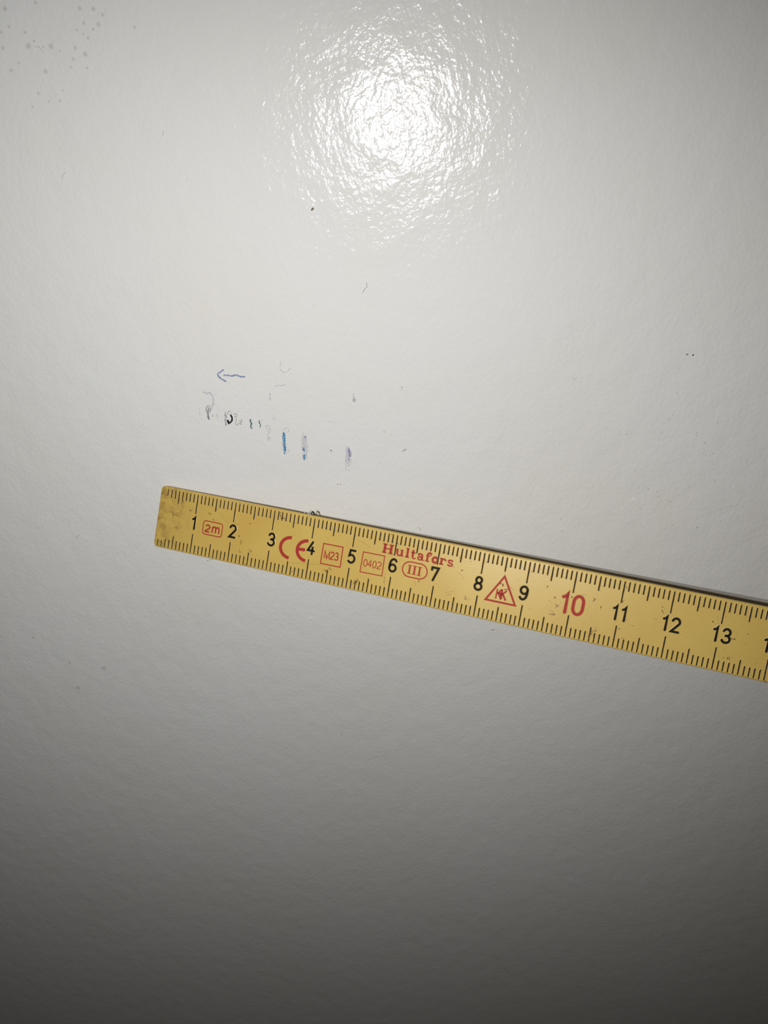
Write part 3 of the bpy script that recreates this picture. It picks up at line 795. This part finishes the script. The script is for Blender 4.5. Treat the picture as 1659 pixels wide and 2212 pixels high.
# 0402 box
o = print_obj('number_emblem', frame([(52.72, 5.88), (57.80, 5.82), (57.92, 10.45), (52.68, 10.55)], 0.22), M_RED, ruler, 'red square box around 0402')
g = Geo(); letters(g, [('0', 53.18, 7.48, 0.86, 1.60), ('4', 54.22, 7.46, 0.88, 1.60), ('0', 55.36, 7.44, 0.84, 1.60), ('2', 56.48, 7.42, 0.86, 1.60)], 0.19)
print_obj('lettering', g, M_RED, o)
# III in an oval
ov = arc(64.06, 7.62, 1.72, 1.72, 90, 270, 14) + arc(66.36, 7.62, 1.72, 1.72, -90, 90, 14)
o = print_obj('class_emblem', frame(ov, 0.26), M_RED, ruler, 'red oval around three slab strokes')
g = Geo()
for k in range(3):
    x = 63.98 + k * 1.16
    stroke(g, [(x, 6.72), (x, 8.55)], 0.40, False, 'flat', FL, 0.02)
    for yy in (6.70, 8.56):
        stroke(g, [(x - 0.45, yy), (x + 0.45, yy)], 0.17, False, 'flat', FL, 0.021)
print_obj('lettering', g, M_RED, o)
# triangle with interlaced double letter and dot
o = print_obj('triangle_emblem', frame([(85.15, 4.80), (88.45, 10.62), (81.90, 10.64)], 0.42), M_RED, ruler, 'red triangle around a double letter and a dot')
g = Geo()
for a, b, w in (((84.1, 7.80), (84.05, 10.0), 0.30), ((84.25, 8.85), (85.05, 7.70), 0.34), ((84.35, 8.55), (85.25, 9.95), 0.42),
                ((85.15, 7.70), (85.2, 9.90), 0.42), ((85.25, 8.85), (86.15, 7.85), 0.34), ((85.3, 8.5), (86.25, 10.0), 0.40), ((84.5, 8.6), (85.5, 8.9), 0.6)):
    stroke(g, [a, b], w, False, 'flat', FL, 0.02)
stroke(g, [(85.1, 6.83), (85.14, 6.84)], 0.36, False, 'round', FL, 0.02)
print_obj('lettering', g, M_RED, o)

# ---- slab-serif wordmark above 6 and 7
g = Geo()
BASE, CAP, XH = 5.12, 2.96, 3.62
def seg(a, b, w):
    stroke(g, [a, b], w, False, 'flat', FL, 0.02)
def cur(p, w):
    stroke(g, p, w, False, 'flat', FL, 0.021)
def slab(x, y, half):
    seg((x - half, y), (x + half, y), 0.26)
B1, C1 = BASE - 0.13, CAP + 0.13
# H
for x in (57.52, 59.02):
    seg((x, CAP), (x, BASE), 0.60); slab(x, B1, 0.53); slab(x, C1, 0.53)
seg((57.5, 4.05), (59.0, 4.05), 0.26)
# u
for x in (60.50, 61.60):
    seg((x, XH), (x, BASE - (0.5 if x < 61 else 0)), 0.50); seg((x - 0.42, XH + 0.11), (x + 0.2, XH + 0.11), 0.22)
cur(arc(61.02, 4.60, 0.48, 0.40, 180, 20, 8), 0.36); seg((61.6, B1), (62.02, B1), 0.24)
# l
seg((62.90, CAP), (62.90, BASE), 0.52); slab(62.90, B1, 0.50); seg((62.45, C1), (63.0, C1), 0.24)
# t
seg((64.15, 3.12), (64.15, 4.75), 0.50); seg((63.68, XH + 0.11), (64.75, XH + 0.11), 0.24); cur(arc(64.52, 4.70, 0.36, 0.34, 180, 25, 8), 0.30)
# a
cur(arc(65.85, 4.10, 0.50, 0.40, 200, 360, 8) + [(66.35, 4.9)], 0.42); cur(arc(65.88, 4.70, 0.46, 0.34, 0, 360, 14), 0.32); seg((66.3, B1), (66.85, B1), 0.24); seg((65.38, 4.1), (65.7, 4.1), 0.3)
# f
cur([(67.55, BASE), (67.55, 3.55)] + arc(67.98, 3.52, 0.43, 0.42, 180, 330, 8), 0.46); slab(67.60, B1, 0.48); seg((67.15, XH + 0.11), (68.25, XH + 0.11), 0.24); seg((68.15, 3.36), (68.45, 3.36), 0.3)
# o
cur(arc(69.35, 4.38, 0.56, 0.60, 0, 360, 22), 0.50)
# r
seg((70.80, XH), (70.80, BASE), 0.50); slab(70.82, B1, 0.48); seg((70.35, XH + 0.11), (70.9, XH + 0.11), 0.22)
cur(arc(71.35, 4.22, 0.46, 0.44, 190, 320, 8), 0.36); seg((71.5, 4.02), (71.85, 4.02), 0.34)
# s
cur(arc(72.82, 4.02, 0.46, 0.30, 340, 110, 8) + arc(72.86, 4.70, 0.48, 0.32, 270, 520, 10), 0.34)
seg((73.28, XH + 0.05), (73.28, 4.1), 0.2); seg((72.36, 4.62), (72.36, 5.1), 0.2)
print_obj('wordmark', g, M_RED, ruler, 'red slab-serif wordmark under the upper marks')

# ---- dirt rubbed into the blade
GR = [(4.2, 6.3, 1.6, 0.5, 5), (5.9, 3.1, .5, 1.0, 4), (8.2, 4.6, .5, .55, 3), (5.3, 9.5, .5, .4, 3), (13.6, 4.4, .5, .25, 3), (14.6, 5.7, .35, .3, 2),
      (15.2, 3.2, .3, .3, 2), (22.5, 9.4, .25, .7, 3), (25.2, 11.2, .6, .4, 4), (22.6, 11.8, .2, .6, 2), (32.0, 2.0, 1.2, .5, 5), (31.2, 1.5, .4, .9, 3),
      (45.5, 11.4, .7, .4, 3), (44.6, 12.2, .4, .4, 2), (51.8, 13.4, .8, .9, 6), (52.4, 12.8, .5, .5, 3), (60.3, 2.4, .3, .2, 2), (75.6, 5.5, .3, .2, 2),
      (77.6, 11.3, .7, .4, 4), (84.6, 6.5, .5, .25, 3), (85.9, 7.6, .5, .2, 3), (97.2, 8.9, .5, .7, 4), (96.6, 10.6, .8, .5, 5), (96.4, 7.0, .3, .3, 2),
      (94.6, 5.0, .3, .2, 2), (99.9, 6.1, .3, .3, 2), (104.6, 5.8, .35, .5, 3), (106.2, 7.1, .25, .5, 2), (105.4, 13.3, .8, .8, 6), (106.0, 12.2, .4, .4, 2),
      (117.9, 1.8, .25, .5, 3), (118.4, 4.8, .35, .9, 3), (117.2, 7.2, .5, .25, 2), (133.2, 7.8, .7, .16, 3), (132.5, 11.9, .7, .4, 3), (128.3, 5.2, .4, .15, 2),
      (110.2, 5.0, .4, .3, 3), (36.5, 13.9, .3, .2, 1), (66.5, 9.8, .12, .8, 2), (58.6, 11.0, .1, 1.2, 2), (24.2, 14.7, .7, .25, 3), (1.2, 2.0, .9, .5, 4)]
g = Geo()
for x, y, dx, dy, cnt in GR:
    for q in range(cnt * 3):
        cx_, cy_ = x + random.gauss(0, dx * 0.45), y + random.gauss(0, dy * 0.45)
        if not (0.2 < cy_ < RW - 0.3):
            continue
        r = random.uniform(0.05, 0.16)
        pts = []
        k0 = random.uniform(0, 6)
        el = random.uniform(0.5, 1.0)
        for k in range(7):
            th = k / 7 * math.tau
            rr = r * random.uniform(0.7, 1.25)
            a, b = math.cos(th) * rr, math.sin(th) * rr * el
            pts.append(((cx_ + a * math.cos(k0) - b * math.sin(k0)) * MM, -(cy_ + a * math.sin(k0) + b * math.cos(k0)) * MM, 0.049 * MM))
        g.add(pts, [tuple(range(7))])
o = fix_normals(g.build('grime_specks', M_GRIME, ruler))
o['kind'] = 'stuff'

# ---- scuffs: thin brown hair lines scratched into the lacquer
g = Geo()
for pl in ([(5.9, 3.6), (5.7, 5.8), (5.75, 8.8)], [(8.7, 4.0), (8.2, 6.2), (8.0, 8.5), (8.6, 9.4)], [(15.8, 3.6), (17.2, 4.9), (18.6, 5.9)], [(19.8, 5.5), (20.9, 5.6), (21.6, 5.4)],
           [(36.0, 11.9), (40.0, 11.3), (43.5, 10.9)], [(58.6, 9.5), (58.9, 12.6)], [(65.6, 10.0), (65.9, 11.0)], [(74.6, 5.9), (75.6, 6.4), (76.3, 7.2)],
           [(72.8, 11.2), (74.0, 10.6), (74.8, 10.2)], [(73.0, 11.8), (74.4, 11.1)], [(86.0, 6.2), (86.8, 6.9), (87.6, 7.4)], [(95.2, 7.8), (96.2, 8.4)], [(112.4, 9.5), (113.6, 9.4)],
           [(44.5, 2.2), (45.6, 2.6), (46.4, 3.1)], [(50.8, 3.4), (52.8, 3.9), (54.2, 4.6)], [(2.0, 4.5), (3.5, 5.0), (5.0, 4.8)], [(0.6, 10.5), (1.6, 9.7), (2.4, 9.5)], [(101.8, 5.2), (103.0, 5.1)]):
    cpts = smooth_poly(pl, 0.15)
    stroke(g, [(q.x, q.y) for q in cpts], 0.04, False, 'flat', 0.01, 0.006)
o = fix_normals(g.build('scuff_lines', [M_SCUFF, M_SCUFF], ruler))
o['kind'] = 'stuff'

# ---- lint caught on the upper edge of the ruler
def edge_tuft(name, label, mat, loops, r, base):
    g = Geo(); K = 6
    for pl in loops:
        c = smooth_poly(pl, 0.08); n = len(c); v = []
        for i, q in enumerate(c):
            t = (c[min(i + 1, n - 1)] - c[max(i - 1, 0)]).normalized()
            nn = Vector((-t.y, t.x, 0))
            rr = r * (0.5 if i in (0, n - 1) else random.uniform(0.8, 1.2))
            for k in range(K):
                th = k / K * math.tau
                p = Vector((q.x, q.y, 0)) + nn * (math.cos(th) * rr) + Vector((0, 0, math.sin(th) * rr))
                v.append(p * MM)
        f = [(i * K + k, i * K + (k + 1) % K, (i + 1) * K + (k + 1) % K, (i + 1) * K + k) for i in range(n - 1) for k in range(K)]
        f += [tuple(range(K - 1, -1, -1)), tuple((n - 1) * K + k for k in range(K))]
        g.add(v, f)
    o = g.build(name, MATS[mat], None, label, True)
    o.matrix_world = ruler.matrix_world @ Matrix.Translation(Vector((base[0], base[1], base[2])) * MM)
    o['category'] = 'lint'
    return o
edge_tuft('lint_tuft', 'dark curled tuft of lint sitting on the upper edge of the ruler', 'crumb_black',
          [[(-0.35, 0.05), (-0.30, 0.55), (-0.05, 0.85), (0.25, 0.75), (0.45, 0.30), (0.60, 0.05)], [(-0.2, 0.6), (0.1, 0.72), (0.3, 0.4)], [(-0.3, 0.75), (0.0, 0.70), (0.3, 0.55), (0.5, 0.15)]], 0.11, (38.95, 0.0, -0.6))
edge_tuft('lint_tuft', 'white looped tuft of lint on the upper edge of the ruler', 'fibre_white',
          [[(-0.5, 0.05), (-0.25, 0.5), (0.15, 0.60), (0.35, 0.30), (0.6, 0.08)], [(0.5, 0.05), (0.9, 0.12), (1.3, 0.06)]], 0.06, (37.4, 0.0, -0.6))

bpy.context.view_layer.update()
